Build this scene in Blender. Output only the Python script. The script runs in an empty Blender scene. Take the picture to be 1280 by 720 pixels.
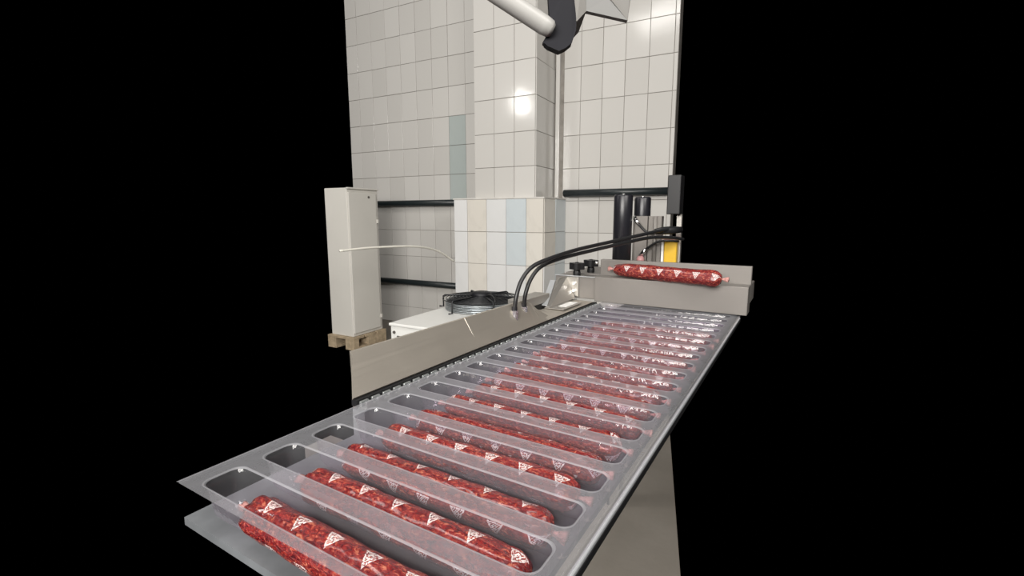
import bpy, bmesh, math, random
from mathutils import Vector, Matrix, noise
random.seed(7)
SC = bpy.context.scene
COL = SC.collection
R = math.radians

# ------------------------------------------------------------------ camera
cam_d = bpy.data.cameras.new('camera'); cam = bpy.data.objects.new('camera', cam_d); COL.objects.link(cam)
cam.location = (0, 0, 1.2)
cam.rotation_euler = (R(90 - 8.53), 0, R(31.24))
cam_d.sensor_width = 36; cam_d.lens = 36 * 600 / 1280; cam_d.clip_start = 0.02
SC.camera = cam
# ------------------------------------------------------------------ world, exposure
w = bpy.data.worlds.new('world'); SC.world = w; w.use_nodes = True
w.node_tree.nodes['Background'].inputs[0].default_value = (0, 0, 0, 1)
w.node_tree.nodes['Background'].inputs[1].default_value = 0
SC.view_settings.view_transform = 'Standard'; SC.view_settings.look = 'None'
SC.view_settings.exposure = 0.0; SC.view_settings.gamma = 1.0
# ------------------------------------------------------------------ lamps (the hall's ceiling lamps, then added fill lights, out of the frame)
ANG = R(3.64)                                    # the room is turned a little against the machine
RA = Vector((math.cos(ANG), math.sin(ANG), 0)); RB = Vector((-math.sin(ANG), math.cos(ANG), 0))
def room(a, b, z): return RA * a + RB * b + Vector((0, 0, z))
def lamp(name, loc, target, sx, sy, power, col=(1, 0.965, 0.92)):
    l = bpy.data.lights.new(name, 'AREA'); l.shape = 'RECTANGLE'; l.size = sx; l.size_y = sy
    l.energy = power; l.color = col
    o = bpy.data.objects.new(name, l); COL.objects.link(o); o.location = loc
    o.rotation_euler = (Vector(target) - Vector(loc)).to_track_quat('-Z', 'Y').to_euler()
    return o
lamp('ceiling_lamp_left', room(-3.74, 0.0, 3.08), room(-2.6, 2.4, 0), 0.20, 0.26, 10)
lamp('ceiling_lamp_middle', room(-1.2, 0.4, 4.2), room(-1.6, 1.8, 0), 1.8, 0.5, 36)
lamp('fill_light_right', room(1.6, 0.0, 3.0), room(-1.4, 3.0, 0.6), 1.6, 1.2, 62)  # added soft fill so the steel does not mirror empty black
lamp('fill_light_back', room(-0.25, -2.2, 2.35), room(-2.8, 3.8, 1.1), 2.4, 1.4, 235)  # added fill at mid height behind the camera, lights the walls

lamp('fill_light_high', room(-3.4, 0.2, 5.6), room(-3.2, 3.6, 0.6), 1.6, 1.2, 62)  # added overhead fill that lifts the left part of the wall

# ------------------------------------------------------------------ helpers
def obj(name, bm, mat, parent=None, smooth=False, mats=None):
    me = bpy.data.meshes.new(name); bm.normal_update(); bm.to_mesh(me); bm.free()
    for m in (mats or [mat]): me.materials.append(m)
    if smooth:
        for p in me.polygons: p.use_smooth = True
    o = bpy.data.objects.new(name, me); COL.objects.link(o)
    if parent: o.parent = parent
    return o
def tag(o, label=None, cat=None, group=None, kind=None):
    if label: o['label'] = label
    if cat: o['category'] = cat
    if group: o['group'] = group
    if kind: o['kind'] = kind
    return o
def thing(name, label, cat, loc=(0, 0, 0), rz=0, group=None):
    o = bpy.data.objects.new(name, None); COL.objects.link(o); o.empty_display_size = 0.05
    o.location = loc; o.rotation_euler = (0, 0, rz)
    return tag(o, label, cat, group)
def box(bm, lo, hi, bev=0.0, M=None):
    r = bmesh.ops.create_cube(bm, size=1)
    vs = r['verts']
    c = [(lo[i] + hi[i]) / 2 for i in range(3)]; s = [abs(hi[i] - lo[i]) for i in range(3)]
    for v in vs: v.co = Vector((v.co.x * s[0] + c[0], v.co.y * s[1] + c[1], v.co.z * s[2] + c[2]))
    if bev > 0:
        es = list({e for v in vs for e in v.link_edges})
        rr = bmesh.ops.bevel(bm, geom=es, offset=bev, segments=2, affect='EDGES', profile=0.5)
        vs = list({v for f in rr['faces'] for v in f.verts} | {v for v in vs if v.is_valid})
    if M is not None:
        for v in vs: v.co = M @ v.co
    return bm
def BX(lo, hi, bev=0.0): return box(bmesh.new(), lo, hi, bev)
def prism(bm, pts, d):
    """closed polygon pts (3D) extruded by vector d"""
    a = [bm.verts.new(p) for p in pts]; b = [bm.verts.new(Vector(p) + Vector(d)) for p in pts]
    n = len(pts)
    bm.faces.new(a); bm.faces.new(b[::-1])
    for i in range(n): bm.faces.new((a[i], b[i], b[(i + 1) % n], a[(i + 1) % n]))
    bmesh.ops.recalc_face_normals(bm, faces=bm.faces)
    return bm
def catmull(P, n=8):
    P = [Vector(p) for p in P]; Q = [P[0] * 2 - P[1]] + P + [P[-1] * 2 - P[-2]]; out = []
    for i in range(1, len(Q) - 2):
        p0, p1, p2, p3 = Q[i - 1:i + 3]
        for k in range(n):
            t = k / n
            out.append(0.5 * ((2 * p1) + (p2 - p0) * t + (2 * p0 - 5 * p1 + 4 * p2 - p3) * t * t + (3 * p1 - p0 - 3 * p2 + p3) * t ** 3))
    out.append(P[-1]); return out
def tube(bm, P, rad, seg=10, caps=True):
    P = [Vector(p) for p in P]; n = len(P)
    rs = rad if isinstance(rad, (list, tuple)) else [rad] * n
    t0 = (P[1] - P[0]).normalized(); up = Vector((0, 0, 1)) if abs(t0.z) < 0.9 else Vector((1, 0, 0))
    nx = t0.cross(up).normalized(); rings = []
    for i in range(n):
        t = (P[min(i + 1, n - 1)] - P[max(i - 1, 0)]).normalized()
        nx = (nx - t * nx.dot(t)).normalized(); ny = t.cross(nx)
        rings.append([bm.verts.new(P[i] + (nx * math.cos(2 * math.pi * k / seg) + ny * math.sin(2 * math.pi * k / seg)) * rs[i]) for k in range(seg)])
    for i in range(n - 1):
        for k in range(seg):
            bm.faces.new((rings[i][k], rings[i][(k + 1) % seg], rings[i + 1][(k + 1) % seg], rings[i + 1][k]))
    if caps: bm.faces.new(rings[0][::-1]); bm.faces.new(rings[-1])
    return bm
def lathe(bm, prof, c=(0, 0, 0), seg=24):
    """prof: list of (r, z)"""
    rings = []
    for r_, z in prof:
        rings.append([bm.verts.new((c[0] + max(r_, 1e-5) * math.cos(2 * math.pi * k / seg), c[1] + max(r_, 1e-5) * math.sin(2 * math.pi * k / seg), c[2] + z)) for k in range(seg)])
    for i in range(len(rings) - 1):
        for k in range(seg): bm.faces.new((rings[i][k], rings[i][(k + 1) % seg], rings[i + 1][(k + 1) % seg], rings[i + 1][k]))
    bm.faces.new(rings[0][::-1]); bm.faces.new(rings[-1])
    return bm

# ------------------------------------------------------------------ materials
class NT:
    def __init__(s, name):
        s.m = bpy.data.materials.new(name); s.m.use_nodes = True; s.t = s.m.node_tree
        s.b = s.t.nodes['Principled BSDF']; s.out = s.t.nodes['Material Output']
    def n(s, typ, **kw):
        o = s.t.nodes.new(typ)
        for k, v in kw.items(): setattr(o, k, v)
        return o
    def l(s, a, b): s.t.links.new(a, b)
    def val(s, x, sock):
        if hasattr(x, 'is_output'): s.l(x, sock)
        else: sock.default_value = x
    def math(s, op, a, b=0.0, c=None, clamp=False):
        o = s.n('ShaderNodeMath', operation=op); o.use_clamp = clamp
        s.val(a, o.inputs[0]); s.val(b, o.inputs[1])
        if c is not None: s.val(c, o.inputs[2])
        return o.outputs[0]
    def coord(s, which='Object'): return s.n('ShaderNodeTexCoord').outputs[which]
    def noise(s, scale, detail=3, vec=None, rough=0.5, dist=0.0):
        o = s.n('ShaderNodeTexNoise'); o.inputs['Scale'].default_value = scale; o.inputs['Detail'].default_value = detail
        o.inputs['Roughness'].default_value = rough; o.inputs['Distortion'].default_value = dist
        s.l(vec or s.coord(), o.inputs['Vector']); return o.outputs['Fac']
    def ramp(s, fac, stops):
        o = s.n('ShaderNodeValToRGB'); e = o.color_ramp.elements
        while len(e) < len(stops): e.new(0.5)
        for k, (p, c) in enumerate(stops):
            e[k].position = p; e[k].color = (*c, 1) if len(c) == 3 else c
        s.val(fac, o.inputs[0]); return o.outputs[0]
    def mix(s, f, a, b):
        o = s.n('ShaderNodeMix', data_type='RGBA'); s.val(f, o.inputs[0])
        for x, k in ((a, 6), (b, 7)):
            if hasattr(x, 'is_output'): s.l(x, o.inputs[k])
            else: o.inputs[k].default_value = (*x, 1)
        return o.outputs[2]
    def bump(s, h, strength=0.2, dist=0.01):
        o = s.n('ShaderNodeBump'); o.inputs['Strength'].default_value = strength; o.inputs['Distance'].default_value = dist
        s.l(h, o.inputs['Height']); s.l(o.outputs[0], s.b.inputs['Normal'])
    def base(s, c): s.val(c if hasattr(c, 'is_output') else (*c, 1), s.b.inputs['Base Color'])
def simple(name, c, rough=0.5, metal=0.0, var=0.06, scale=12, bump=0.0, rvar=0.0):
    m = NT(name); f = m.noise(scale, 4)
    lo = tuple(x * (1 - var) for x in c); hi = tuple(min(1, x * (1 + var)) for x in c)
    m.base(m.ramp(f, [(0.3, lo), (0.7, hi)]))
    m.b.inputs['Roughness'].default_value = rough; m.b.inputs['Metallic'].default_value = metal
    if rvar: m.l(m.math('MULTIPLY_ADD', m.noise(scale * 2, 3), rvar, rough - rvar / 2), m.b.inputs['Roughness'])
    if bump: m.bump(m.noise(scale * 4, 4), bump)
    return m.m
def tile_mat(name, c1, c2, rough=0.12, marble=0.0):
    """glazed ceramic: each tile its own slight tone"""
    m = NT(name); inf = m.n('ShaderNodeObjectInfo')
    base = m.ramp(inf.outputs['Random'], [(0.0, c1), (1.0, c2)])
    vein = m.noise(4.5, 6, rough=0.65, dist=1.2)
    base = m.mix(m.math('MULTIPLY', m.ramp(vein, [(0.45, (0, 0, 0)), (0.62, (1, 1, 1))]), marble, clamp=True), base, tuple(x * 0.8 for x in c1))
    m.base(base); m.b.inputs['Roughness'].default_value = rough
    m.bump(m.noise(9, 2), 0.12, 0.004)
    return m.m
M = {}
M['tile'] = tile_mat('white_glazed_tile', (0.60, 0.585, 0.555), (0.655, 0.64, 0.61))
M['tile_cream'] = tile_mat('cream_marbled_tile', (0.72, 0.685, 0.62), (0.76, 0.73, 0.67), 0.15, 0.35)
M['tile_white'] = tile_mat('bright_white_tile', (0.74, 0.745, 0.74), (0.78, 0.78, 0.775), 0.15, 0.12)
M['tile_blue'] = tile_mat('pale_blue_tile', (0.60, 0.66, 0.685), (0.64, 0.69, 0.71), 0.15, 0.2)
M['tile_teal'] = tile_mat('grey_green_tile', (0.44, 0.49, 0.475), (0.47, 0.515, 0.50), 0.18, 0.1)
M['grout'] = simple('grey_grout', (0.27, 0.25, 0.225), 0.9, var=0.2)
M['plaster'] = simple('ledge_plaster', (0.66, 0.64, 0.60), 0.7)
M['pipe'] = simple('black_green_pipe', (0.018, 0.024, 0.026), 0.35)
M['cab'] = simple('cream_enamel', (0.70, 0.68, 0.63), 0.4, var=0.03, scale=3)
M['seam'] = simple('dark_seam', (0.10, 0.09, 0.08), 0.8)
M['wood'] = simple('pallet_wood', (0.42, 0.33, 0.22), 0.8, var=0.25, scale=25)
M['dark'] = simple('black_foot_and_slot_shade', (0.02, 0.018, 0.016), 0.8)  # near-black of the unit's feet, also the painted shade in the slot
M['white_metal'] = simple('white_enamel', (0.78, 0.78, 0.75), 0.35, var=0.02)
M['wire'] = simple('black_wire', (0.015, 0.016, 0.018), 0.35)
M['fanblade'] = simple('dark_fan_blade', (0.02, 0.022, 0.026), 0.45)
M['wire_lt'] = simple('galvanised_wire', (0.50, 0.54, 0.56), 0.3, 0.7)
M['rubber'] = simple('black_rubber', (0.014, 0.014, 0.015), 0.4)
M['charcoal'] = simple('charcoal_plastic', (0.006, 0.006, 0.009), 0.55)
M['black_tube'] = simple('black_anodised_tube', (0.014, 0.014, 0.018), 0.32, var=0.15)
M['cable'] = simple('white_cable', (0.80, 0.78, 0.70), 0.5)
M['greytube'] = simple('pale_grey_tube', (0.32, 0.315, 0.30), 0.4, var=0.03)
M['greyhouse'] = simple('pale_grey_housing', (0.16, 0.16, 0.155), 0.7, var=0.03)
M['housing_dark'] = simple('dark_grey_housing', (0.13, 0.125, 0.115), 0.6)
M['clamp'] = simple('matt_black_clamp', (0.008, 0.008, 0.011), 0.7); M['clamp'].node_tree.nodes['Principled BSDF'].inputs['Specular IOR Level'].default_value = 0.2
M['yellow'] = simple('amber_plastic', (0.72, 0.45, 0.04), 0.3, var=0.15)
M['chrome'] = simple('bright_fitting_steel', (0.75, 0.75, 0.75), 0.2, 1.0)
M['pink'] = simple('pinkish_plastic', (0.55, 0.28, 0.28), 0.4)
M['bed'] = simple('dark_machine_bed', (0.16, 0.17, 0.18), 0.5, 0.2, var=0.3)
M['linkmat'] = simple('worn_chain_steel', (0.38, 0.40, 0.40), 0.32, 0.7, var=0.35, scale=160)
def steel(name, c, rough, axis=1, metal=0.85):
    """brushed stainless steel, brushed along one axis, with smears"""
    m = NT(name); mp = m.n('ShaderNodeMapping'); sc = [220, 220, 220]; sc[axis] = 3; mp.inputs['Scale'].default_value = sc
    m.l(m.coord(), mp.inputs['Vector'])
    br = m.noise(1.0, 3, mp.outputs[0]); sm = m.noise(7, 4, dist=0.6)
    m.base(m.mix(m.math('MULTIPLY', sm, 0.5), tuple(x * 1.06 for x in c), tuple(x * 0.85 for x in c)))
    m.b.inputs['Metallic'].default_value = metal
    m.l(m.math('ADD', m.math('MULTIPLY', br, 0.16), m.math('MULTIPLY_ADD', sm, 0.2, rough - 0.18)), m.b.inputs['Roughness'])
    m.bump(br, 0.05, 0.001)
    return m.m
M['steel'] = steel('brushed_guard_steel', (0.50, 0.46, 0.40), 0.42, 1, 0.7)
M['steel_beam'] = steel('beam_steel', (0.215, 0.20, 0.185), 0.5, 0, 0.35)
M['steel_dark'] = steel('bracket_steel', (0.42, 0.40, 0.37), 0.4, 2, 0.75)
M['block_steel'] = steel('valve_block_steel', (0.20, 0.185, 0.17), 0.55, 2, 0.35)
M['steel_bright'] = steel('bright_edge_steel', (0.66, 0.68, 0.70), 0.34, 1, 0.6)
# floor
fm = NT('worn_concrete_floor'); f1 = fm.noise(1.6, 6, rough=0.6); f2 = fm.noise(14, 5, rough=0.7)
fc = fm.ramp(f1, [(0.3, (0.17, 0.150, 0.125)), (0.55, (0.225, 0.203, 0.175)), (0.75, (0.27, 0.25, 0.22))])
fm.base(fm.mix(fm.math('MULTIPLY', f2, 0.4), fc, (0.18, 0.165, 0.145))); fm.b.inputs['Roughness'].default_value = 0.55; fm.bump(f2, 0.15)
M['floor'] = fm.m

# packaging film: thin clear sheet with a milky haze (more haze where it is unstretched)
def film(name, haze, tint, refl=0.10, rough=0.13, fk=0.34):
    m = NT(name); t = m.t
    tr = m.n('ShaderNodeBsdfTransparent'); tr.inputs[0].default_value = (*tint, 1)
    gl = m.n('ShaderNodeBsdfGlossy'); gl.inputs['Roughness'].default_value = rough; gl.inputs[0].default_value = (1, 1, 1, 1)
    df = m.n('ShaderNodeBsdfDiffuse'); df.inputs[0].default_value = (0.57, 0.575, 0.61, 1)
    tl = m.n('ShaderNodeBsdfTranslucent'); tl.inputs[0].default_value = (0.57, 0.575, 0.61, 1)
    md = m.n('ShaderNodeMixShader'); md.inputs[0].default_value = 0.4; m.l(df.outputs[0], md.inputs[1]); m.l(tl.outputs[0], md.inputs[2])
    nz = m.noise(22, 4, rough=0.6)
    bp = m.n('ShaderNodeBump'); bp.inputs['Strength'].default_value = 0.35; bp.inputs['Distance'].default_value = 0.004
    m.l(m.noise(55, 3), bp.inputs['Height'])
    m.l(bp.outputs[0], gl.inputs['Normal'])
    a = m.n('ShaderNodeMixShader'); m.l(m.math('MULTIPLY_ADD', nz, haze * 0.5, haze * 0.75), a.inputs[0]); m.l(tr.outputs[0], a.inputs[1]); m.l(md.outputs[0], a.inputs[2])
    fr = m.n('ShaderNodeFresnel'); fr.inputs['IOR'].default_value = 1.45; m.l(bp.outputs[0], fr.inputs['Normal'])
    b = m.n('ShaderNodeMixShader'); m.l(m.math('MULTIPLY_ADD', fr.outputs[0], fk, refl * 0.3, clamp=True), b.inputs[0]); m.l(a.outputs[0], b.inputs[1]); m.l(gl.outputs[0], b.inputs[2])
    m.l(b.outputs[0], m.out.inputs['Surface']); return m.m
M['film_flat'] = film('film_unstretched', 0.30, (0.93, 0.90, 0.92), rough=0.28, fk=0.22, refl=0.05)
M['film_wall'] = film('film_stretched', 0.10, (0.88, 0.83, 0.88), rough=0.10, fk=0.26, refl=0.08)
M['film_rim_highlight'] = film('film_rim_highlight', 0.45, (0.90, 0.88, 0.91), rough=0.35, fk=0.12, refl=0.05)  # whiter film paints in the light line along the pocket rims

# sausage casing: red meat, pale specks for fat and painted glints, printed white emblems
def sausage_mat():
    m = NT('salami_casing'); inf = m.n('ShaderNodeObjectInfo'); uv = m.coord('UV'); ob = m.coord('Object')
    sp = m.n('ShaderNodeSeparateXYZ'); m.l(uv, sp.inputs[0]); rnd = inf.outputs['Random']
    mp = m.n('ShaderNodeMapping'); mp.inputs['Scale'].default_value = (150, 260, 260); m.l(ob, mp.inputs['Vector'])
    cb = m.n('ShaderNodeCombineXYZ'); m.l(m.math('MULTIPLY', rnd, 7.0), cb.inputs[0]); m.l(cb.outputs[0], mp.inputs['Location'])
    g = m.noise(1.0, 5, mp.outputs[0], rough=0.65, dist=0.8)
    g2 = m.noise(26, 3)
    meat = m.ramp(g, [(0.36, (0.045, 0.003, 0.006)), (0.47, (0.17, 0.010, 0.011)), (0.56, (0.30, 0.026, 0.018)), (0.66, (0.62, 0.22, 0.12))])
    meat = m.mix(m.math('MULTIPLY', g2, 0.5), meat, (0.14, 0.008, 0.014))
    # emblem grid (metres): rows around the stick, staggered
    PU, PV = 0.050, 0.0419
    v = m.math('MULTIPLY_ADD', rnd, 0.9, m.math('DIVIDE', sp.outputs[1], PV))
    row = m.math('FLOOR', v); q = m.math('MULTIPLY', m.math('SUBTRACT', m.math('FRACT', v), 0.5), PV)
    u = m.math('ADD', m.math('DIVIDE', sp.outputs[0], PU), m.math('MULTIPLY_ADD', row, 0.5, m.math('MULTIPLY', rnd, 3.7)))
    p = m.math('MULTIPLY', m.math('SUBTRACT', m.math('FRACT', u), 0.5), PU)
    ap = m.math('ABSOLUTE', p)
    d = m.math('MAXIMUM', m.math('MULTIPLY_ADD', ap, 0.866, m.math('MULTIPLY', q, 0.5)), m.math('MULTIPLY', q, -1.0))
    def band(x, c, wd):   # 1 where |x-c|<wd
        return m.math('LESS_THAN', m.math('ABSOLUTE', m.math('SUBTRACT', x, c)), wd)
    outline = band(d, 0.0052, 0.0009)
    ln = m.math('SQRT', m.math('ADD', m.math('MULTIPLY', p, p), m.math('MULTIPLY', q, q)))
    ring = band(ln, 0.0026, 0.0008)
    spokes = m.math('MULTIPLY', m.math('LESS_THAN', m.math('ABSOLUTE', m.math('SUBTRACT', m.math('FRACT', m.math('MULTIPLY', m.math('ADD', p, q), 330)), 0.5)), 0.2), m.math('LESS_THAN', d, 0.0045))
    em = m.math('MAXIMUM', m.math('MAXIMUM', outline, ring), spokes)
    wear = m.math('GREATER_THAN', m.noise(600, 3, ob), 0.44)
    em = m.math('MULTIPLY', m.math('MULTIPLY', em, wear), 0.85)
    m.base(m.mix(em, meat, (0.82, 0.76, 0.74)))
    m.b.inputs['Roughness'].default_value = 0.24
    m.b.inputs['Coat Weight'].default_value = 0.5; m.b.inputs['Coat Roughness'].default_value = 0.12
    m.b.inputs['Subsurface Weight'].default_value = 0.0
    m.bump(m.math('ADD', g, m.noise(60, 3, ob)), 0.9, 0.003)
    return m.m
M['sausage'] = sausage_mat()
M['casing_end'] = simple('clear_casing_end', (0.55, 0.28, 0.25), 0.25, var=0.4, scale=140, bump=0.5)

# ================================================================== SETTING
WB = 4.189                       # wall depth in room coordinates
Z0, PH, PW = 1.335, 0.287, 0.1985
def room_bm(bm):
    for v in bm.verts: v.co = room(v.co.x, v.co.y, v.co.z)
    return bm
wall = obj('wall_back', room_bm(BX((-4.27, WB, 0), (-0.70, WB + 0.12, 3.75))), M['grout']); tag(wall, kind='structure', label='wall of white glazed tiles behind the packing line')
JT = 0.0035
tile_cache = {}
def tile_mesh(wd, ht, mat):
    k = (round(wd, 3), round(ht, 3), mat.name)
    if k not in tile_cache:
        bm = BX((0, -0.007, 0), (wd, 0.002, ht))
        es = [e for e in bm.edges if all(v.co.y < -0.006 for v in e.verts)]
        bmesh.ops.bevel(bm, geom=es, offset=0.0016, segments=1, affect='EDGES')
        me = bpy.data.meshes.new('tile'); bm.normal_update(); bm.to_mesh(me); bm.free(); me.materials.append(mat)
        tile_cache[k] = me
    return tile_cache[k]
def put_tile(parent, org, rot, wd, ht, mat):
    """org world position of the tile's lower left corner, rot about z of its face"""
    if wd < 0.02 or ht < 0.02: return
    o = bpy.data.objects.new('tile', tile_mesh(wd, ht, mat)); COL.objects.link(o); o.parent = parent
    o.location = org
    o.rotation_euler = (R(random.uniform(-0.35, 0.35)), R(random.uniform(-0.12, 0.12)), rot + R(random.uniform(-0.35, 0.35)))
    return o
def tile_face(parent, a0, a1, b, zs, joints, pick):
    xs = sorted({a0, a1} | {j for j in joints if a0 + 0.012 < j < a1 - 0.012})
    for i in range(len(xs) - 1):
        for k in range(len(zs) - 1):
            mat = pick(i, k, (xs[i] + xs[i + 1]) / 2, (zs[k] + zs[k + 1]) / 2)
            if mat is None: continue
            put_tile(parent, room(xs[i] + JT / 2, b, zs[k] + JT / 2), ANG, round(xs[i + 1] - xs[i] - JT, 3), round(zs[k + 1] - zs[k] - JT, 3), mat)
rows = [Z0 + PH * k for k in range(-5, 9)]
rows[0] = max(rows[0], 0.0)
# left of the column
jl = [-2.708 + 0.2 * k for k in range(-9, 1)]
def pick_left(i, k, x, z):
    if x > -2.92 and x < -2.70 and 1.34 < z < 2.19: return M['tile_teal']
    return M['tile']
tile_face(wall, -4.27, -2.352, WB, rows, jl, pick_left)
# right of the column
jr = [-1.509 + 0.194 * k for k in range(-1, 6)]
def pick_right(i, k, x, z): return M['tile']
tile_face(wall, -1.665, -0.70, WB, rows, jr, pick_right)

# column: shaft and wider plinth with a ledge
CB = 3.782; PB = 3.702
column = obj('trim_column', room_bm(BX((-2.351, CB, 1.30), (-1.756, WB + 0.02, 3.75))), M['grout']); tag(column, kind='structure', label='square tiled column standing out from the wall')
tile_face(column, -2.351, -1.756, CB, rows[5:], [-2.15, -1.953], lambda i, k, x, z: M['tile'])
# side of the column, seen obliquely
def side_face(parent, a, b0, b1, zs, n, pick):
    st = (b1 - b0) / n
    for i in range(n):
        for k in range(len(zs) - 1):
            put_tile(parent, room(a, b0 + i * st + JT / 2, zs[k] + JT / 2), ANG + R(90), round(st - JT, 3), round(zs[k + 1] - zs[k] - JT, 3), pick(i, k))
side_face(column, -1.756, CB, WB - 0.008, rows[5:], 1, lambda i, k: M['tile'])
strip = obj('trim_corner', room_bm(BX((-1.738, WB - 0.022, 1.36), (-1.700, WB + 0.01, 3.75), 0.004)), M['tile']); tag(strip, kind='structure')
plinth = obj('trim_plinth', room_bm(BX((-2.530, PB, 0), (-1.637, WB + 0.02, 1.345))), M['grout']); tag(plinth, kind='structure', label='wider tiled plinth at the foot of the column')
pcol = ['tile', 'tile_cream', 'tile_white', 'tile_blue', 'tile_cream']
prow = [0.0, 0.2, 0.487, 0.774, 1.061, 1.345]
def pick_pl(i, k, x, z):
    if k >= 3: return M[['tile_white', 'tile_cream', 'tile_white', 'tile_blue', 'tile_cream'][min(i, 4)]]
    return M[['tile_white', 'tile_cream', 'tile_white', 'tile_white', 'tile_cream'][min(i, 4)]]
tile_face(plinth, -2.530, -1.637, PB, prow, [-2.387, -2.187, -1.990, -1.797], pick_pl)
side_face(plinth, -1.637, PB, WB - 0.008, prow, 2, lambda i, k: M[['tile_cream', 'tile_blue'][i]] if k > 2 else M[['tile_white', 'tile_blue'][i]])
ledge = obj('trim_ledge', room_bm(BX((-2.538, PB - 0.012, 1.345), (-1.628, WB, 1.358), 0.003)), M['plaster']); tag(ledge, kind='structure')
# floor
bm = bmesh.new()
prism(bm, [(-0.02, 0.30, -0.06), (0.062, 0.30, -0.06), room(-0.70, WB, -0.06), room(-4.27, WB, -0.06), (-3.30, 2.73, -0.06), (-0.8, 0.66, -0.06)], (0, 0, 0.06))
floor = obj('floor', bm, M['floor']); tag(floor, kind='structure', label='worn grey brown floor')

# black pipes along the wall
def pipe(name, a0, a1, z, label):
    t = thing(name, label, 'pipe', room((a0 + a1) / 2, WB - 0.05, z), ANG, None)
    L = (a1 - a0) / 2
    obj('tube', tube(bmesh.new(), [(-L, 0, 0), (0, 0, 0), (L, 0, 0)], 0.032, 16), M['pipe'], t, True)
    for x in (-L * 0.6, L * 0.6): obj('clamp', tube(bmesh.new(), [(x, 0.05, 0), (x, 0.0, 0)], 0.012, 8), M['pipe'], t)
    return t
pipe('wall_pipe', -4.27, -2.535, 1.335, 'upper black pipe along the tiled wall left of the column')
pipe('wall_pipe', -1.632, -0.72, 1.402, 'black pipe along the tiled wall right of the column')
pipe('wall_pipe', -4.27, -2.535, 0.475, 'lower black pipe low on the tiled wall left of the column')

# ================================================================== CABINET ON PALLET
cx = -3.22
cab = thing('electrical_cabinet', 'tall cream metal cabinet with a small keyhole standing on a pallet', 'cabinet', room(cx - 0.25, 3.2, 0.118), ANG)
# local axes: x = room a, y = room b
obj('body', BX((-0.02, -0.125, 0), (0.25, 0.252, 1.325), 0.006), M['cab'], cab)
dr = obj('door', BX((0.25, -0.12, 0.03), (0.266, 0.215, 1.285), 0.004), M['cab'], cab)
kh = obj('keyhole', tube(bmesh.new(), [(0.262, 0.120, 1.25), (0.270, 0.120, 1.25)], 0.011, 12), M['seam'], dr)
obj('drip_edge', BX((0.245, -0.128, 1.315), (0.272, 0.256, 1.328), 0.002), M['cab'], cab)
obj('hinge', BX((0.262, 0.212, 1.015), (0.274, 0.232, 1.05), 0.002), M['cab'], cab)
obj('hinge', BX((0.262, 0.212, 0.12), (0.274, 0.232, 0.155), 0.002), M['cab'], cab)
pal = thing('wooden_pallet', 'low worn wooden pallet under the tall cream cabinet', 'pallet', room(cx - 0.25, 3.2, 0), ANG)
for lo, hi in (((-0.05, -0.15, 0.096), (0.275, -0.02, 0.1175)), ((-0.05, 0.0, 0.096), (0.275, 0.13, 0.1175)), ((-0.05, 0.15, 0.096), (0.275, 0.27, 0.1175))):
    obj('deck_board', BX(lo, hi, 0.002), M['wood'], pal)
for lo, hi in (((0.17, -0.15, 0.022), (0.275, -0.085, 0.096)), ((0.17, 0.03, 0.022), (0.275, 0.27, 0.096)), ((-0.05, -0.15, 0.022), (0.05, -0.02, 0.096)), ((-0.05, 0.12, 0.022), (0.05, 0.27, 0.096))):
    obj('block', BX(lo, hi, 0.002), M['wood'], pal)
for x0 in (0.17, -0.05): obj('bottom_board', BX((x0, -0.15, 0.0), (x0 + 0.105, 0.27, 0.022), 0.002), M['wood'], pal)

# white cable slung from the left past the cabinet to the column
pts = [room(-2.66, 2.45, 0.955), room(-2.60, 2.72, 0.965), room(-2.52, 3.10, 0.955), room(-2.53, 3.42, 0.90), room(-2.538, 3.69, 0.785)]
wc = obj('white_cable', tube(bmesh.new(), catmull(pts, 10), 0.0085, 8), M['cable'], None, True)
tag(wc, 'thin white cable slung in mid air past the cream cabinet towards the column', 'cable')

# ================================================================== CONDENSER UNIT
CO = room(-1.79, 1.975, 0); ch = 0.62
con = thing('condensing_unit', 'white metal condensing unit with a black fan on top behind the steel guard', 'cooling unit', CO, ANG)
obj('body', BX((0, 0.004, 0.05), (0.62, 1.25, ch - 0.016), 0.006), M['white_metal'], con)
obj('top_panel', BX((-0.006, -0.004, ch - 0.016), (0.626, 1.256, ch), 0.004), M['white_metal'], con)
fp = obj('front_panel', BX((0.055, -0.004, 0.12), (0.57, 0.004, ch - 0.075), 0.002), M['white_metal'], con)
bm = bmesh.new()
box(bm, (0.048, -0.0015, ch - 0.075), (0.577, 0.006, ch - 0.068)); box(bm, (0.048, -0.0015, 0.12), (0.055, 0.006, ch - 0.068))
obj('panel_gap', bm, M['seam'], con)
obj('screw', tube(bmesh.new(), [(0.028, 0.006, ch - 0.05), (0.028, -0.004, ch - 0.05)], 0.008, 10), M['seam'], con)
for x in (0.04, 0.50):
    for y in (0.05, 1.12): obj('foot', BX((x, y, 0), (x + 0.08, y + 0.08, 0.05)), M['dark'], con)
FC = Vector((0.225, 0.60, ch)); FR = 0.245
fan = con
def ring_bm(bm, c, r_, th, seg=40, ys=1.0):
    P = [Vector((c.x + r_ * math.cos(2 * math.pi * k / seg), c.y + r_ * math.sin(2 * math.pi * k / seg), c.z)) for k in range(seg + 1)]
    tube(bm, P, th, 6, False); return bm
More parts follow.
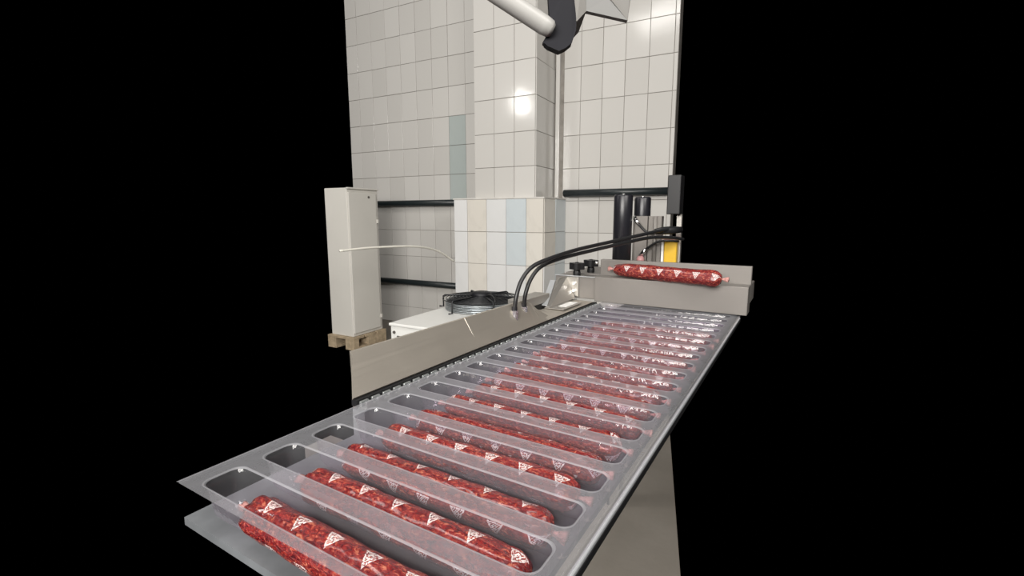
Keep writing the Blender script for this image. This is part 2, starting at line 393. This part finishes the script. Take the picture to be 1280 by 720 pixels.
# perforated light drum around the fan: stacked thin rings
bm = bmesh.new()
for k in range(6): ring_bm(bm, FC + Vector((0, 0, 0.008 + k * 0.009)), FR * 0.93, 0.0028)
obj('guard_drum', bm, M['wire_lt'], con, True)
bm = bmesh.new(); lathe(bm, [(FR * 0.90, 0.030), (FR * 0.90, 0.052), (FR * 0.87, 0.052), (FR * 0.86, 0.030)], FC, 40)
obj('shroud', bm, M['fanblade'], con, True)
g = bmesh.new()
for k in range(9): ring_bm(g, FC + Vector((0, 0, 0.068 + 0.012 * (1 - k / 8))), FR * (0.30 + 0.70 * k / 8), 0.0026)
obj('guard_rings', g, M['wire'], con, True)
for k in range(6):
    a = 2 * math.pi * k / 6 + 0.30; c, s = math.cos(a), math.sin(a)
    P = [FC + Vector((c * q, s * q, z)) for q, z in ((FR * 1.14, 0.004), (FR * 1.03, 0.004), (FR * 1.03, 0.072), (FR * 0.98, 0.078), (FR * 0.12, 0.083))]
    obj('guard_arm', tube(bmesh.new(), P, 0.0055, 8), M['wire'], con, True)
for k in range(5):
    a = 2 * math.pi * k / 5; bm = bmesh.new()
    pr = []
    for i in range(7):
        rr = 0.05 + (FR * 0.84 - 0.05) * i / 6; wd = 0.035 + 0.075 * (i / 6)
        for s in (-1, 1):
            an = a + s * wd / max(rr, 0.08) * 0.8
            pr.append(bm.verts.new(FC + Vector((rr * math.cos(an), rr * math.sin(an), 0.036 + s * 0.012))))
    for i in range(6): bm.faces.new((pr[2 * i], pr[2 * i + 1], pr[2 * i + 3], pr[2 * i + 2]))
    bmesh.ops.solidify(bm, geom=bm.faces[:], thickness=0.003)
    obj('fan_blade', bm, M['fanblade'], con, True)
bm = bmesh.new(); lathe(bm, [(0.055, 0.03), (0.060, 0.072), (0.064, 0.082), (0.062, 0.098), (0.050, 0.106), (0.02, 0.109)], FC, 28)
obj('fan_motor', bm, M['charcoal'], con, True)
P = catmull([FC + Vector(p) for p in ((0.05, -0.03, 0.085), (0.10, -0.06, 0.098), (0.15, -0.10, 0.085), (0.18, -0.13, 0.045))], 6)
obj('motor_lead', tube(bmesh.new(), P, 0.006, 8), M['rubber'], con, True)

# ================================================================== PACKING MACHINE: guard, chain, bed, rail
Y0, Y1 = 0.512, 1.585
guard = thing('steel_side_guard', 'long inclined brushed steel guard along the left of the film', 'guard', (-0.64, 1.0, 0.9))
O = Vector((-0.64, 1.0, 0.9))
def L(*p): return Vector(p) - O
prof_a = [(-0.617, 0.902), (-0.660, 0.9655), (-0.663, 0.9665), (-0.667, 0.9655), (-0.700, 0.86), (-0.695, 0.86), (-0.664, 0.960), (-0.6205, 0.8985)]
prof_b = [(-0.617, 0.902), (-0.700, 0.9045), (-0.702, 0.9045), (-0.704, 0.9035), (-0.706, 0.86), (-0.702, 0.86), (-0.700, 0.9005), (-0.6205, 0.8985)]
bm = bmesh.new(); secs = []
for y, t in ((Y0, 0), (1.145, 0), (1.18, 0.10), (1.22, 0.34), (1.26, 0.66), (1.30, 0.90), (1.335, 1), (Y1 - 0.02, 1)):
    secs.append([bm.verts.new(L(p[0] * (1 - t) + q[0] * t, y + (0.038 if y == Y0 and p[0] < -0.63 else 0) + (0.03 if y == Y0 and p[1] < 0.87 else 0), p[1] * (1 - t) + q[1] * t)) for p, q in zip(prof_a, prof_b)])
for p, q in zip(secs[:-1], secs[1:]):
    for i in range(8): bm.faces.new((p[i], p[(i + 1) % 8], q[(i + 1) % 8], q[i]))
bm.faces.new(secs[0]); bm.faces.new(secs[-1]); bmesh.ops.recalc_face_normals(bm, faces=bm.faces)
obj('face_plate', bm, M['steel'], guard)
# welded seam ridge crossing the face
sm = bmesh.new(); tube(sm, [L(-0.6595, 0.875, 0.9655), L(-0.619, 0.875, 0.9035)], 0.0005, 6); obj('weld_seam', sm, M['steel'], guard)
obj('lower_lip', BX(L(-0.622, Y0, 0.888), L(-0.611, Y1, 0.8985)), M['rubber'], guard)
cvr = obj('cover_plate', BX(L(-0.765, 1.235, 0.920), L(-0.709, 1.41, 0.947), 0.002), M['steel_dark'], guard)
obj('cover_slot_shade', BX(L(-0.76, 1.24, 0.880), L(-0.712, 1.405, 0.920)), M['dark'], guard)  # solid near-black block standing in for shade under the cover plate

bed = thing('machine_frame', 'dark machine bed under the clear film with a bright steel edge rail', 'machine frame', (-0.38, 0.9, 0.0))
O2 = Vector((-0.38, 0.9, 0))
def L2(*p): return Vector(p) - O2
obj('bed_plate', BX(L2(-0.615, 0.25, 0.830), L2(-0.195, 2.0, 0.840)), M['bed'], bed)
obj('left_beam', BX(L2(-0.618, 0.51, 0.80), L2(-0.590, 1.6, 0.884)), M['bed'], bed)
obj('edge_rail', BX(L2(-0.1505, 0.235, 0.894), L2(-0.1455, 1.56, 0.8990), 0.0015), M['steel_bright'], bed)
obj('edge_gasket', BX(L2(-0.1505, 0.235, 0.886), L2(-0.1450, 1.56, 0.894)), M['rubber'], bed)
for y in (0.45, 1.80):
    for x in (-0.665, -0.625): obj('leg', BX(L2(x, y, 0), L2(x + 0.05, y + 0.05, 0.83)), M['steel_dark'], bed)

# transport chain
chain = thing('gripper_chain', 'steel gripper chain running in the gap beside the long guard', 'chain', (-0.601, 1.0, 0.884))
def link_bm(o):
    bm = bmesh.new()
    box(bm, (-0.0085, -0.0105, 0.0), (0.0085, 0.0105, 0.004), 0.001)
    box(bm, (-0.0085, -0.0085, 0.004), (-0.004, 0.0085, 0.0125), 0.001)
    box(bm, (0.0035, -0.0075, 0.004), (0.0085, 0.0075, 0.0135), 0.001)
    tube(bm, [(-0.0095, 0.0115, 0.006), (0.0095, 0.0115, 0.006)], 0.003, 8)
    return bm
lk0 = obj('link', link_bm(0), M['linkmat'], chain); PITCH = 0.0254
nl = int((1.585 - Y0) / PITCH)
for k in range(nl):
    o = lk0 if k == 0 else lk0.copy()
    if k: COL.objects.link(o); o.parent = chain
    o.location = (0, Y0 + 0.013 + k * PITCH - 1.0, 0.0)

# ================================================================== PACKAGING FILM WITH POCKETS
P_ = 0.0711; YR0 = 0.45; RIB = 0.023         # pitch, a rib centre, rib width
XL, XR = -0.592, -0.1475                     # film edges
PXL, PXR = -0.566, -0.172                    # pocket ends
DEP = 0.050
filmT = thing('packaging_film', 'clear formed packaging film with a row of long pockets', 'packaging film', ((XL + XR) / 2, 0.9, 0.9))
FX = (XL + XR) / 2
def pocket_bm():
    bm = bmesh.new(); hw = (PXR - PXL) / 2; cxp = (PXL + PXR) / 2 - FX; hh = (P_ - RIB) / 2; rc = 0.013
    N = 22
    def outline(inset, z, rcc):
        w_, h_ = hw - inset, hh - inset; rcc = max(0.003, min(rcc, h_ - 0.0005)); pts = []
        for (sx, sy, a0) in ((1, 1, 0), (-1, 1, 90), (-1, -1, 180), (1, -1, 270)):
            for k in range(6):
                a = R(a0 + 90 * k / 5)
                pts.append((cxp + sx * (w_ - rcc) + rcc * math.cos(a), sy * (h_ - rcc) + rcc * math.sin(a), z))
        return pts
    # interpolate long sides so that walls can ripple
    def dens(pts, n_long=26):
        out = []; m_ = len(pts)
        for i in range(m_):
            p, q = Vector(pts[i]), Vector(pts[(i + 1) % m_]); out.append(p)
            if (q - p).length > 0.1:
                for k in range(1, n_long): out.append(p.lerp(q, k / n_long))
        return out
    levels = [(-0.0012, 0.0, rc), (0.0, 0.0006, rc), (0.0014, -0.0012, rc), (0.003, -0.012, rc), (0.0045, -0.026, rc * 0.95), (0.0065, -0.037, rc * 0.85), (0.0105, -0.0438, rc * 0.6), (0.0160, -DEP, 0.005)]
    prev = None; rings = []
    for j, (ins, z, rr) in enumerate(levels):
        ring = []
        for p in dens(outline(ins, z, rr)):
            if 2 < j < 7:
                n_ = noise.noise(Vector((p.x * 24, j * 0.5, 3.0 if p.y > 0 else 9.0))); p.y += n_ * 0.0014
            ring.append(bm.verts.new(p))
        rings.append(ring)
    for a, b in zip(rings[:-1], rings[1:]):
        for i in range(len(a)):
            f = bm.faces.new((a[i], a[(i + 1) % len(a)], b[(i + 1) % len(a)], b[i])); f.material_index = 2 if a is rings[0] or a is rings[1] else 1; f.smooth = True
    f = bm.faces.new(rings[-1]); f.material_index = 1
    # flange: four outer corners; bridge outline to rectangle
    x0, x1, y0, y1 = XL + 0.012 - FX, XR - 0.006 - FX, -P_ / 2, P_ / 2
    outer = []
    for v in rings[0]:
        p = v.co
        # project radially onto rectangle
        if abs(p.x - cxp) < hw - rc + 1e-5: q = Vector((p.x, y1 if p.y > 0 else y0, 0))
        elif p.x > cxp:
            t = (abs(p.y) / hh); q = Vector((x1, p.y / hh * y1, 0)) if abs(p.y) < hh - 0.004 else Vector((cxp + hw - rc + (p.x - cxp - hw + rc) / 0.6 if False else x1, y1 if p.y > 0 else y0, 0))
        else:
            q = Vector((x0, p.y / hh * y1, 0)) if abs(p.y) < hh - 0.004 else Vector((x0, y1 if p.y > 0 else y0, 0))
        outer.append(bm.verts.new(q))
    n = len(outer); r0 = rings[0]
    for i in range(n):
        try:
            f = bm.faces.new((outer[i], outer[(i + 1) % n], r0[(i + 1) % n], r0[i])); f.material_index = 0
        except ValueError: pass
    # raised bead along the rib centre (near edge half)
    bmesh.ops.remove_doubles(bm, verts=bm.verts, dist=1e-6)
    bmesh.ops.recalc_face_normals(bm, faces=bm.faces)
    return bm
KMIN, KMAX = -3, 16
pk0 = None
for k in range(KMIN, KMAX):
    if pk0 is None:
        pk0 = obj('pocket', pocket_bm(), None, filmT, False, [M['film_flat'], M['film_wall'], M['film_rim_highlight']]); o = pk0
    else:
        o = pk0.copy(); COL.objects.link(o); o.parent = filmT
    o.location = (0, YR0 + (k + 0.5) * P_ - 0.9, 0)
ya, yb = YR0 + KMIN * P_ - 0.9, YR0 + KMAX * P_ - 0.9
# clamped edges of the web with a small bead
def strip_bm(xa, xb, bead):
    bm = bmesh.new(); n = 60; rows_ = []
    prof = [(xa, 0), (xa + bead * 0.003, 0.0), (xa + bead * 0.0045, 0.0018), (xa + bead * 0.006, 0.0), (xb, 0)]
    for i in range(n + 1):
        y = ya + (yb - ya) * i / n
        rows_.append([bm.verts.new((x - FX, y, z + 0.0004 * noise.noise(Vector((y * 20, x * 10, 0))) * (0 if j == 4 else 1))) for j, (x, z) in enumerate(prof)])
    for a, b in zip(rows_[:-1], rows_[1:]):
        for j in range(4): bm.faces.new((a[j], a[j + 1], b[j + 1], b[j]))
    bmesh.ops.recalc_face_normals(bm, faces=bm.faces); return bm
obj('left_margin', strip_bm(XL, XL + 0.012, 1), M['film_flat'], filmT, True)
obj('right_margin', strip_bm(XR, XR - 0.006, -0.8), M['film_flat'], filmT, True)

# ================================================================== SALAMI STICKS
def salami_bm(seed, Ls=0.315, rad=0.0208, taper=0.026):
    rnd = random.Random(seed); bm = bmesh.new(); uvl = bm.loops.layers.uv.new('UVMap')
    nu, nv = 64, 28; rings = []
    bend = rnd.uniform(-0.0035, 0.0035)
    for i in range(nu + 1):
        t = i / nu; x = (t - 0.5) * Ls
        e = min(t, 1 - t) * Ls
        k = min(1, e / (taper if t < 0.5 else 0.026)); prof = math.sqrt(max(0, 1 - (1 - k) ** 2.2)); prof = 0.16 + 0.84 * prof
        wr = max(0, 1 - e / 0.04)
        ring = []
        for j in range(nv):
            a = 2 * math.pi * j / nv
            n1 = noise.noise(Vector((x * 26 + seed * 9, math.cos(a) * 1.1, math.sin(a) * 1.1)))
            n2 = noise.noise(Vector((x * 75 + seed * 5, math.cos(a) * 3.2, math.sin(a) * 3.2)))
            r_ = rad * prof * (1 + 0.085 * n1 + 0.05 * n2 + wr * 0.16 * math.sin(a * 7 + seed) * (0.6 + 0.4 * prof))
            ring.append(bm.verts.new((x, r_ * math.cos(a) + bend * math.cos(math.pi * (t - 0.5)), r_ * math.sin(a))))
        rings.append(ring)
    for i in range(nu):
        for j in range(nv):
            f = bm.faces.new((rings[i][j], rings[i + 1][j], rings[i + 1][(j + 1) % nv], rings[i][(j + 1) % nv])); f.smooth = True
            us = (i, i + 1, i + 1, i); vs = (j, j, j + 1, j + 1)
            for lp, uu, vv in zip(f.loops, us, vs): lp[uvl].uv = (uu / nu * Ls, vv / nv * 0.1257)
    bm.faces.new(rings[0]); bm.faces.new(rings[-1][::-1])
    bmesh.ops.recalc_face_normals(bm, faces=bm.faces)
    return bm
def tip_bm(side, Ls=0.315, seed=0):
    """gathered casing tail with a clip"""
    bm = bmesh.new(); rings = []; nv = 14
    for i, (x, r_) in enumerate(((0, 0.0032), (0.004, 0.0026), (0.008, 0.0045), (0.013, 0.0062), (0.017, 0.0070))):
        rings.append([bm.verts.new((side * (Ls / 2 + x - 0.001), r_ * (1 + 0.3 * math.sin(5 * 2 * math.pi * j / nv + seed)) * math.cos(2 * math.pi * j / nv), 0.7 * r_ * (1 + 0.3 * math.cos(4 * 2 * math.pi * j / nv)) * math.sin(2 * math.pi * j / nv))) for j in range(nv)])
    for a, b in zip(rings[:-1], rings[1:]):
        for j in range(nv): bm.faces.new((a[j], b[j], b[(j + 1) % nv], a[(j + 1) % nv]))
    bm.faces.new(rings[0]); bm.faces.new(rings[-1])
    bmesh.ops.recalc_face_normals(bm, faces=bm.faces); return bm
protos = []
def salami_mesh(i):
    a = obj('casing', salami_bm(i * 3 + 1, taper=0.085 if i == 5 else 0.026), M['sausage'], None, True)
    b = obj('casing_end', tip_bm(-1, seed=i), M['casing_end'], None, True)
    c = obj('casing_end', tip_bm(1, seed=i + 2), M['casing_end'], None, True)
    return a, b, c
protos = [salami_mesh(i) for i in range(6)]
used = set()
ORD = ['nearest', 'second', 'third', 'fourth', 'fifth', 'sixth', 'seventh', 'eighth', 'ninth', 'tenth', 'eleventh', 'twelfth', 'thirteenth', 'fourteenth', 'fifteenth', 'sixteenth']
def place_salami(loc, rx, rz, ry, label, group, pi, scale=1.0):
    t = thing('salami_stick', label, 'sausage', loc, 0, group)
    t.rotation_euler = (rx, ry, rz); t.scale = (scale,) * 3
    for p in protos[pi]:
        if pi in used: q = p.copy(); COL.objects.link(q)
        else: q = p
        q.parent = t
        if q.name.startswith('casing') and not q.name.startswith('casing_end'): pass
    used.add(pi)
    return t
KS = list(range(-3, 13))
rr = random.Random(11)
for n_, k in enumerate(KS):
    yc = YR0 + (k + 0.5) * P_
    if n_ == 0: lab = 'red salami stick in the pocket at the very front of the film'
    elif n_ == len(KS) - 1: lab = 'red salami stick in the farthest filled pocket before the empty ones'
    else: lab = 'red salami stick in the %s pocket counted from the front of the film' % ORD[n_]
    xo = rr.uniform(-0.012, 0.012)
    yo = rr.uniform(-0.0015, 0.0015)
    place_salami((-0.349 + xo, yc + yo, 0.9 - DEP + 0.0225), rr.uniform(0, 6.28), R(rr.uniform(-0.35, 0.35)), R(rr.uniform(-0.3, 0.3)), lab, 'salami sticks lying in the film pockets', n_ % 5, 1.0)

# ================================================================== CROSS BEAM
beam = thing('cross_beam', 'pale steel stepped cross beam spanning the film at its far end', 'machine beam', (-0.42, 1.60, 0.9))
O3 = Vector((-0.42, 1.60, 0.9))
def L3(*p): return Vector(p) - O3
obj('front_box', BX(L3(-0.615, 1.570, 0.9035), L3(-0.130, 1.640, 0.990), 0.002), M['steel_beam'], beam)
obj('rear_plate', BX(L3(-0.622, 1.641, 0.93), L3(-0.130, 1.66, 1.046), 0.002), M['steel_beam'], beam)
obj('left_extension', BX(L3(-0.770, 1.580, 0.908), L3(-0.616, 1.648, 0.986), 0.002), M['steel_beam'], beam)
obj('top_lip', BX(L3(-0.772, 1.577, 0.986), L3(-0.616, 1.583, 0.9885)), M['steel_bright'], beam)
obj('end_screw', lathe(bmesh.new(), [(0.004, 0), (0.007, 0.002), (0.007, 0.008), (0.004, 0.011)], L3(-0.632, 1.63, 1.028), 14), M['chrome'], beam, True)
# flange with two bolts
fl = obj('flange', BX(L3(-0.722, 1.572, 0.914), L3(-0.676, 1.580, 0.984), 0.002), M['steel_dark'], beam)
for z in (0.936, 0.963):
    obj('bolt', tube(bmesh.new(), [L3(-0.692, 1.573, z), L3(-0.692, 1.563, z)], 0.006, 6), M['chrome'], fl)
# gusset bracket
bm = bmesh.new()
prism(bm, [L3(-0.722, 1.577, 0.984), L3(-0.722, 1.545, 0.984), L3(-0.722, 1.515, 0.972), L3(-0.722, 1.415, 0.917), L3(-0.722, 1.415, 0.906), L3(-0.722, 1.577, 0.906)], (0.006, 0, 0))
br = thing('gusset_bracket', 'triangular folded steel bracket in the corner of guard and cross beam', 'bracket', (-0.70, 1.5, 0.9))
def L4(*p): return Vector(p) - Vector((-0.70, 1.5, 0.9))
bm2 = bmesh.new()
prism(bm2, [L4(-0.728, 1.576, 0.985), L4(-0.735, 1.545, 0.985), L4(-0.742, 1.515, 0.972), L4(-0.700, 1.36, 0.912), L4(-0.688, 1.36, 0.909), L4(-0.690, 1.564, 0.909)], (0.005, 0.001, 0))
bm.free()
obj('web', bm2, M['steel_dark'], br)
bm3 = bmesh.new(); prism(bm3, [L4(-0.760, 1.515, 0.973), L4(-0.740, 1.515, 0.973), L4(-0.692, 1.36, 0.913), L4(-0.712, 1.36, 0.913)], (0, 0, 0.003))
obj('folded_edge', bm3, M['steel_bright'], br)
obj('foot', BX(L4(-0.700, 1.355, 0.9055), L4(-0.632, 1.50, 0.9085), 0.001), M['steel_dark'], br)
tagm = BX((-0.014, -0.045, 0), (0.014, 0.045, 0.0012)); ts = obj('white_sticker', tagm, M['white_metal']); ts.location = (-0.655, 1.44, 0.9088)
tag(ts, 'small white paper scrap lying on the guard foot below the bracket', 'paper')

# clamp knobs
def knob(x, y, z, label):
    t = thing('clamp_knob', label, 'knob', (x, y, z), 0.25, 'black clamp knobs')
    obj('stem', lathe(bmesh.new(), [(0.014, 0), (0.014, 0.012), (0.011, 0.022), (0.011, 0.024)], seg=20), M['rubber'], t)
    bm = bmesh.new(); pts = []
    for k in range(32):
        a = 2 * math.pi * k / 32; r_ = 0.0245 + 0.0035 * math.cos(4 * a); pts.append((r_ * math.cos(a), r_ * math.sin(a), 0.022))
    prism(bm, pts, (0, 0, 0.024)); obj('grip', bm, M['rubber'], t)
    obj('cap', lathe(bmesh.new(), [(0.007, 0.046), (0.007, 0.048), (0.004, 0.049)], seg=14), M['charcoal'], t)
knob(-0.700, 1.610, 0.986, 'nearer left black clamp knob on top of the cross beam')
knob(-0.682, 1.70, 0.99, 'farther black clamp knob partly behind the end of the beam')
bk = obj('rear_rail', BX((-0.77, 1.665, 0.93), (-0.13, 1.76, 0.989), 0.002), M['steel_beam'])
tag(bk, 'flat steel rail lying behind the cross beam carrying the black tubes', 'machine rail')

# salami on the beam ledge
protos_b = place_salami((-0.382, 1.574, 1.0155), 1.0, R(-12), R(0.5), 'dark red salami stick lying askew on the ledge of the cross beam', None, 5, 1.18)

# ================================================================== CYLINDERS, STEEL BLOCK, HEAD
def cyl(x, y, z0, z1, r_, label):
    t = thing('black_post', label, 'post', (x, y, z0), 0)
    obj('tube', lathe(bmesh.new(), [(r_, 0), (r_, z1 - z0 - 0.006), (r_ - 0.003, z1 - z0)], seg=36), M['black_tube'], t, False)
    for p in t.children[0].data.polygons: p.use_smooth = len(p.vertices) == 4
    obj('collar', lathe(bmesh.new(), [(r_ + 0.003, 0), (r_ + 0.003, 0.012), (r_, 0.014)], seg=36), M['charcoal'], t)
    obj('cap_screw', lathe(bmesh.new(), [(0.008, 0), (0.008, 0.002), (0.005, 0.003)], (0, 0, z1 - z0), 12), M['chrome'], t)
cyl(-0.585, 1.762, 0.989, 1.278, 0.0345, 'nearer thick black post standing behind the cross beam')
cyl(-0.542, 1.862, 0.989, 1.272, 0.031, 'farther black post partly hidden by the steel block')
bk2 = obj('rear_rail', BX((-0.77, 1.762, 0.93), (-0.33, 1.93, 0.988), 0.002), M['steel_beam'])
tag(bk2, 'second flat steel rail behind the black posts carrying the steel block', 'machine rail')
blk = thing('steel_block', 'upright brushed steel block with two hose fittings beside the black posts', 'valve block', (-0.50, 1.82, 0.988))
OB = Vector((-0.50, 1.82, 0.988))
def L5(*p): return Vector(p) - OB
obj('body', BX(L5(-0.553, 1.800, 0.988), L5(-0.503, 1.835, 1.200), 0.002), M['block_steel'], blk)
obj('body', BX(L5(-0.501, 1.803, 0.988), L5(-0.452, 1.835, 1.200), 0.002), M['block_steel'], blk)
obj('polished_rod', tube(bmesh.new(), [L5(-0.474, 1.801, 0.989), L5(-0.474, 1.801, 1.198)], 0.008, 16), M['steel_beam'], blk, True)
obj('side_strip', BX(L5(-0.556, 1.797, 0.988), L5(-0.5505, 1.803, 1.198)), M['block_steel'], blk)
f1 = obj('fitting', tube(bmesh.new(), [L5(-0.552, 1.800, 1.196), L5(-0.546, 1.789, 1.187), L5(-0.528, 1.782, 1.168)], [0.008, 0.008, 0.006], 12), M['chrome'], blk, True)
f2 = obj('fitting', tube(bmesh.new(), [L5(-0.522, 1.800, 1.052), L5(-0.512, 1.789, 1.064), L5(-0.500, 1.784, 1.078)], [0.010, 0.009, 0.006], 12), M['chrome'], blk, True); 
obj('fitting_base', lathe(bmesh.new(), [(0.013, 0), (0.015, 0.012), (0.009, 0.024)], L5(-0.520, 1.786, 1.028), 14), M['pink'], blk, True)
def hose(name, pts, r_, label, grp=None):
    t = thing(name, label, 'hose', pts[0], 0, grp); o0 = Vector(pts[0])
    P = [p - o0 for p in catmull(pts, 10)]
    obj('tube', tube(bmesh.new(), P, r_, 10), M['rubber'], t, True)
    return t
hose('short_hose', [(-0.528, 1.782, 1.168), (-0.517, 1.780, 1.157), (-0.495, 1.778, 1.140), (-0.462, 1.775, 1.138), (-0.425, 1.772, 1.147)], 0.0045, 'short black hose curving right from the upper fitting of the steel block')
hose('short_hose', [(-0.500, 1.784, 1.078), (-0.478, 1.778, 1.094), (-0.452, 1.775, 1.108), (-0.420, 1.775, 1.112), (-0.385, 1.79, 1.110)], 0.0045, 'short black hose rising right from the lower fitting of the steel block')
h1 = [(-0.643, 1.073, 0.944), (-0.64, 1.076, 0.986), (-0.636, 1.098, 1.031), (-0.623, 1.136, 1.065), (-0.598, 1.202, 1.085), (-0.571, 1.316, 1.102), (-0.531, 1.461, 1.117), (-0.469, 1.596, 1.137), (-0.422, 1.699, 1.151), (-0.379, 1.773, 1.155)]
h2 = [(-0.649, 1.134, 0.944), (-0.644, 1.133, 0.987), (-0.639, 1.156, 1.029), (-0.626, 1.192, 1.06), (-0.596, 1.249, 1.079), (-0.557, 1.394, 1.095), (-0.5, 1.526, 1.113), (-0.45, 1.642, 1.127), (-0.396, 1.733, 1.125), (-0.37, 1.79, 1.118)]
def big_hose(pts, label):
    t = hose('air_hose', pts, 0.0058, label)
    p = Vector((0, 0, 0))
    obj('nut', tube(bmesh.new(), [p + Vector((0, 0, -0.012)), p + Vector((0, 0, 0.008))], 0.0095, 6), M['chrome'], t)
    obj('elbow', tube(bmesh.new(), [p + Vector((-0.014, 0, -0.006)), p + Vector((0, 0, -0.010)), p + Vector((0.006, 0, -0.020))], [0.005, 0.008, 0.005], 10), M['chrome'], t, True)
    obj('ferrule', tube(bmesh.new(), [p + Vector((0, 0, 0.008)), p + Vector((0.0002, 0.0002, 0.018))], 0.0074, 12), M['charcoal'], t)
big_hose(h1, 'longer black air hose arching from the left chrome fitting on the guard')
big_hose(h2, 'black air hose arching from the right chrome fitting on the guard')
cp = obj('hose_coupling', tube(bmesh.new(), [(-0.447, 1.70, 1.146), (-0.425, 1.72, 1.149), (-0.40, 1.742, 1.151), (-0.375, 1.772, 1.152)], [0.010, 0.014, 0.014, 0.011], 14), M['rubber'], None, True)
tag(cp, 'lumpy black hose coupling in front of the steel block at the right', 'coupling')
head = thing('sealing_head', 'black box above an amber cover right of the steel block', 'machine head', (-0.40, 1.84, 0.988))
OH = Vector((-0.40, 1.84, 0.988))
def L6(*p): return Vector(p) - OH
obj('housing', BX(L6(-0.436, 1.80, 1.206), L6(-0.39, 1.86, 1.345), 0.003), M['rubber'], head)
obj('amber_cover', BX(L6(-0.440, 1.805, 0.99), L6(-0.395, 1.835, 1.114), 0.004), M['yellow'], head)
obj('cover_frame', BX(L6(-0.449, 1.80, 0.99), L6(-0.4405, 1.836, 1.116), 0.001), M['white_metal'], head)
obj('cover_frame', BX(L6(-0.449, 1.80, 1.1145), L6(-0.395, 1.836, 1.122), 0.001), M['pink'], head)
obj('support_post', BX(L6(-0.407, 1.84, 0.988), L6(-0.390, 1.86, 1.206)), M['steel_dark'], head)

# ================================================================== OVERHEAD ARM
arm = thing('overhead_arm', 'pale grey tube in a black clamp with a grey housing hanging overhead', 'machine arm', (-0.331, 0.673, 1.463))
OA = Vector((-0.331, 0.673, 1.463))
def LA(*p): return Vector(p) - OA
P = [LA(-0.53, 0.500, 1.611), LA(-0.448, 0.57, 1.548), LA(-0.40, 0.611, 1.5115), LA(-0.345, 0.658, 1.4725), LA(-0.3375, 0.6635, 1.4675), LA(-0.3345, 0.666, 1.4655)]
obj('tube', tube(bmesh.new(), P, [0.0135, 0.0135, 0.0135, 0.0135, 0.012, 0.008], 24), M['greytube'], arm, True)
fw = Vector((-0.5186, 0.855, 0)) * 0.018
capP = [LA(-0.3485, 0.673, 1.545), LA(-0.343, 0.671, 1.488), LA(-0.341, 0.669, 1.470), LA(-0.3455, 0.664, 1.4585), LA(-0.349, 0.662, 1.452), LA(-0.342, 0.665, 1.4455), LA(-0.327, 0.671, 1.438), LA(-0.319, 0.677, 1.4425), LA(-0.312, 0.683, 1.450), LA(-0.308, 0.688, 1.468), LA(-0.309, 0.690, 1.485), LA(-0.311, 0.691, 1.498), LA(-0.318, 0.691, 1.545)]
bm = bmesh.new(); prism(bm, capP, fw)
bmesh.ops.bevel(bm, geom=[e for e in bm.edges if abs((e.verts[0].co - e.verts[1].co).dot(fw)) < 1e-5], offset=0.003, segments=2, affect='EDGES')
obj('clamp', bm, M['clamp'], arm)
bm = bmesh.new()
dn = Vector((-0.5186, 0.855, 0)) * 0.10
prism(bm, [LA(-0.402, 0.827, 1.578), LA(-0.374, 0.838, 1.541), LA(-0.361, 0.849, 1.559), LA(-0.365, 0.842, 1.63), LA(-0.41, 0.82, 1.63)], dn)
obj('housing_side', bm, M['housing_dark'], arm)
bm = bmesh.new()
prism(bm, [LA(-0.372, 0.842, 1.571), LA(-0.361, 0.849, 1.559), LA(-0.298, 0.885, 1.543), LA(-0.330, 0.872, 1.583), LA(-0.34, 0.872, 1.63), LA(-0.38, 0.842, 1.63)], dn * 0.12)
obj('housing', bm, M['greyhouse'], arm)
bm = bmesh.new()
prism(bm, [LA(-0.3285, 0.8705, 1.583), LA(-0.2975, 0.8855, 1.5425), LA(-0.294, 0.889, 1.583), LA(-0.293, 0.889, 1.63), LA(-0.3385, 0.87, 1.63)], dn * 0.14)
obj('housing_end', bm, M['housing_dark'], arm)
